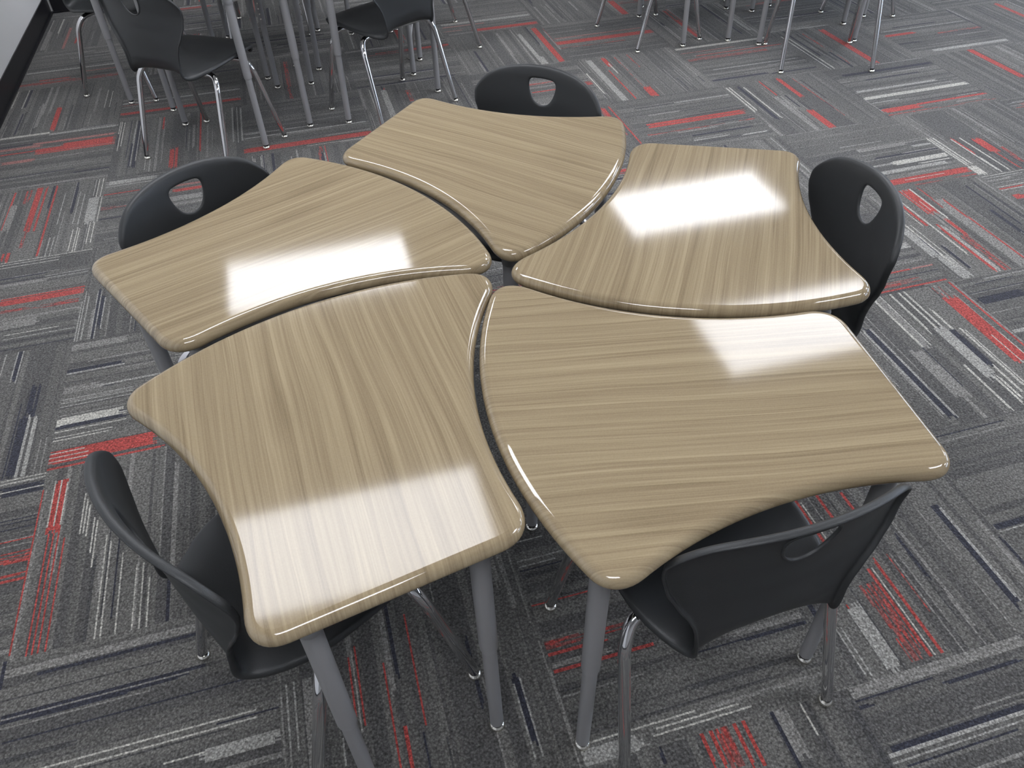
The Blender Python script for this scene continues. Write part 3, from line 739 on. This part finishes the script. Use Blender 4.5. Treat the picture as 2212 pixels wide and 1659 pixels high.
def make_chair():
    t = thing('school_chair', (0, 0, 0), 0, 'x', 'chair')
    link('shell', shell_mesh(), M_SHELL, t)
    for sx in (-1, 1):
        for rear in (1, 0):
            if rear: C = [(.06, -.085, .402), (.198, -.100, .402), (.222, -.128, .360), (.241, -.225, .018)]
            else: C = [(.06, .100, .398), (.190, .108, .398), (.214, .122, .352), (.241, .195, .018)]
            C = [(sx * x, y, z) for x, y, z in C]
            P = [Vector(c) for c in C]
            path = arcpath(C, .042, 8)
            b = MB(); b.tube(path, .0125, 20)
            F = Vector((C[-1][0], C[-1][1], 0))
            b.tube([F + Vector((0, 0, .011)), P[-1] + Vector((0, 0, .004))], .0105, 16, m=1)
            lg = link('leg', b.mesh('chair_leg'), [M_CHROME, M_DARK], t)
            link('glide', G_SMALL, None, lg, (F.x, F.y, 0))
    b = MB()
    for y in (-.085, .100):
        b.tube([(-.0595, y, .402 if y < 0 else .398), (.0595, y, .402 if y < 0 else .398)], .0125, 20)
    for sx in (-1, 1):
        b.tube([(sx * .105, -.072, .400), (sx * .105, .087, .397)], .009, 12)
    link('underframe', b.mesh('chair_underframe'), M_CHROME, t)
    b = MB()
    for sx in (-1, 1):
        for y0, z in ((-.085, .402), (.100, .398)):
            b.box(sx * .145 - .022, sx * .145 + .022, y0 - .020, y0 + .020, z + .0115, z + .026)
    link('seat_mount', b.mesh('seat_mount', False), M_DARK, t)
    return t

DESKS = [
 ((1.2816, -1.9454, -32.67), 'woodgrain desk farthest from the viewer in the near cluster, its top free of light reflections', 0),
 ((.3908, -2.5822, 37.60), 'leftmost woodgrain desk of the near cluster, white light patch beside its inner edge', 0),
 ((2.1522, -2.6301, -106.10), 'upper right woodgrain desk of the near cluster, white light patch across its middle', 0),
 ((.7122, -3.6536, 110.66), 'lower left woodgrain desk, large white light patch along its straight near edge', 0),
 ((1.8208, -3.6662, -175.52), 'lower right woodgrain desk with a light patch only at its far right corner', 0)]
rad = math.radians
pd = make_desk(); reg(pd)
def put_desk(first, x, y, a, lab, grp):
    o = pd if first else copy_tree(pd)
    o.location = (x, y, 0); o.rotation_euler = (0, 0, a); o['label'] = lab; o['group'] = grp
    return o
for k, ((x, y, a), lab, _) in enumerate(DESKS):
    put_desk(k == 0, x, y, rad(a), lab, 'desks of the near cluster')
BACK_L = [(-.055, .2480, 1.029, 'grey-legged desk at the back left whose leg stands just left of the large chair back'),
          (.6700, -.6400, 2.345, 'grey-legged desk at the back left with the cluster\'s nearest, thickest leg and pale crossbar'),
          (1.7053, -.2499, 3.567, 'grey-legged desk around the top middle chair, one leg in front of it'),
          (1.6740, .8900, 4.802, 'grey-legged desk behind the top middle chair, only the bottoms of its legs showing'),
          (.5371, 1.1722, 6.157, 'grey-legged desk at the very back of the back left cluster, thin dark legs')]
BACK_R = [(3.0163, -.0628, 1.660, 'grey-legged desk at the left of the back right cluster, cut off at the top'),
          (4.0716, -.3888, 2.900, 'grey-legged desk of the back right cluster between the two brightest chrome chair legs'),
          (4.7362, .5027, 4.174, 'grey-legged desk at the right of the back right cluster, cut off at the top'),
          (3.0099, 1.0447, .384, 'grey-legged desk at the far side of the back right cluster, in its shade')]
for x, y, a, lab in BACK_L: put_desk(False, x, y, a, lab, 'desks of the back left cluster')
for x, y, a, lab in BACK_R: put_desk(False, x, y, a, lab, 'desks of the back right cluster')

CH = [(.7398, -2.5173, 3.7332, 'black plastic chair behind the leftmost desk of the near cluster', 'chairs of the near cluster'),
      (1.4752, -2.1696, 2.365, 'black plastic chair behind the farthest desk of the near cluster, low arched back', 'chairs of the near cluster'),
      (1.9400, -2.8530, 1.4179, 'black plastic chair at the right side of the near cluster, beside the upper right desk', 'chairs of the near cluster'),
      (.7600, -3.2745, 5.2050, 'black plastic chair at the lower left, turned sideways with its seat under the desk', 'chairs of the near cluster'),
      (1.5150, -3.4600, .0560, 'black plastic chair at the lower right with its back to the viewer', 'chairs of the near cluster'),
      (.4980, -.4500, -.6934, 'black plastic chair at the back left, its back and seat side turned to the viewer', 'chairs of the back left cluster'),
      (1.3708, -.2521, .5427, 'black plastic chair at the top middle with blue glints on its chrome legs', 'chairs of the back left cluster'),
      (.1143, .5175, -2.0522, 'black plastic chair in the top left corner beside the black baseboard', 'chairs of the back left cluster'),
      (1.7500, .5876, 1.6555, 'chair right of the top middle chair, only two thin dark legs showing', 'chairs of the back left cluster'),
      (.845, 1.16, 3.015, 'chair at the very back of the left cluster, one thin chrome leg showing', 'chairs of the back left cluster'),
      (3.7345, -.4130, -.3076, 'chair of the back right cluster with the two brightest chrome legs nearest the viewer', 'chairs of the back right cluster'),
      (3.0192, .2564, -1.4218, 'chair at the left end of the back right cluster, chrome legs splayed leftwards', 'chairs of the back right cluster'),
      (4.4420, .3160, 1.033, 'chair at the right end of the back right cluster, one short chrome leg showing', 'chairs of the back right cluster')]
pc = make_chair(); reg(pc)
for k, (x, y, a, lab, grp) in enumerate(CH):
    o = pc if k == 0 else copy_tree(pc)
    o.location = (x, y, 0); o.rotation_euler = (0, 0, a); o['label'] = lab; o['group'] = grp

# ------------------------------------------------------------------ camera, daylight, view
RM = [[0.96231986, -0.27048322, -0.02791624], [-0.20432058, -0.65152387, -0.73059548], [0.17942572, 0.7087704, -0.68223964]]
CP = (0.9431987, -4.2475604, 1.6940782)
cam = D.cameras.new('camera'); co = D.objects.new('camera', cam); COL.objects.link(co)
cam.sensor_width = 36; cam.sensor_fit = 'HORIZONTAL'; cam.lens = 1689.47388 * 36 / 2212
cam.clip_start = .02; cam.clip_end = 100
X = Vector(RM[0]); Yv = -Vector(RM[1]); Z = -Vector(RM[2])
M = Matrix(((X.x, Yv.x, Z.x, CP[0]), (X.y, Yv.y, Z.y, CP[1]), (X.z, Yv.z, Z.z, CP[2]), (0, 0, 0, 1)))
co.matrix_world = M
SC.camera = co
w = D.worlds.new('daylight'); w.use_nodes = True; SC.world = w
bg = w.node_tree.nodes['Background']; bg.inputs['Color'].default_value = (.66, .79, 1.0, 1); bg.inputs['Strength'].default_value = 5.0
SC.view_settings.view_transform = 'Standard'; SC.view_settings.look = 'None'
SC.view_settings.gamma = 1; SC.view_settings.use_curve_mapping = False
SC.view_settings.exposure = 0.47
SC.cycles.use_denoising = True
SC.cycles.max_bounces = 8; SC.cycles.diffuse_bounces = 2; SC.cycles.glossy_bounces = 5
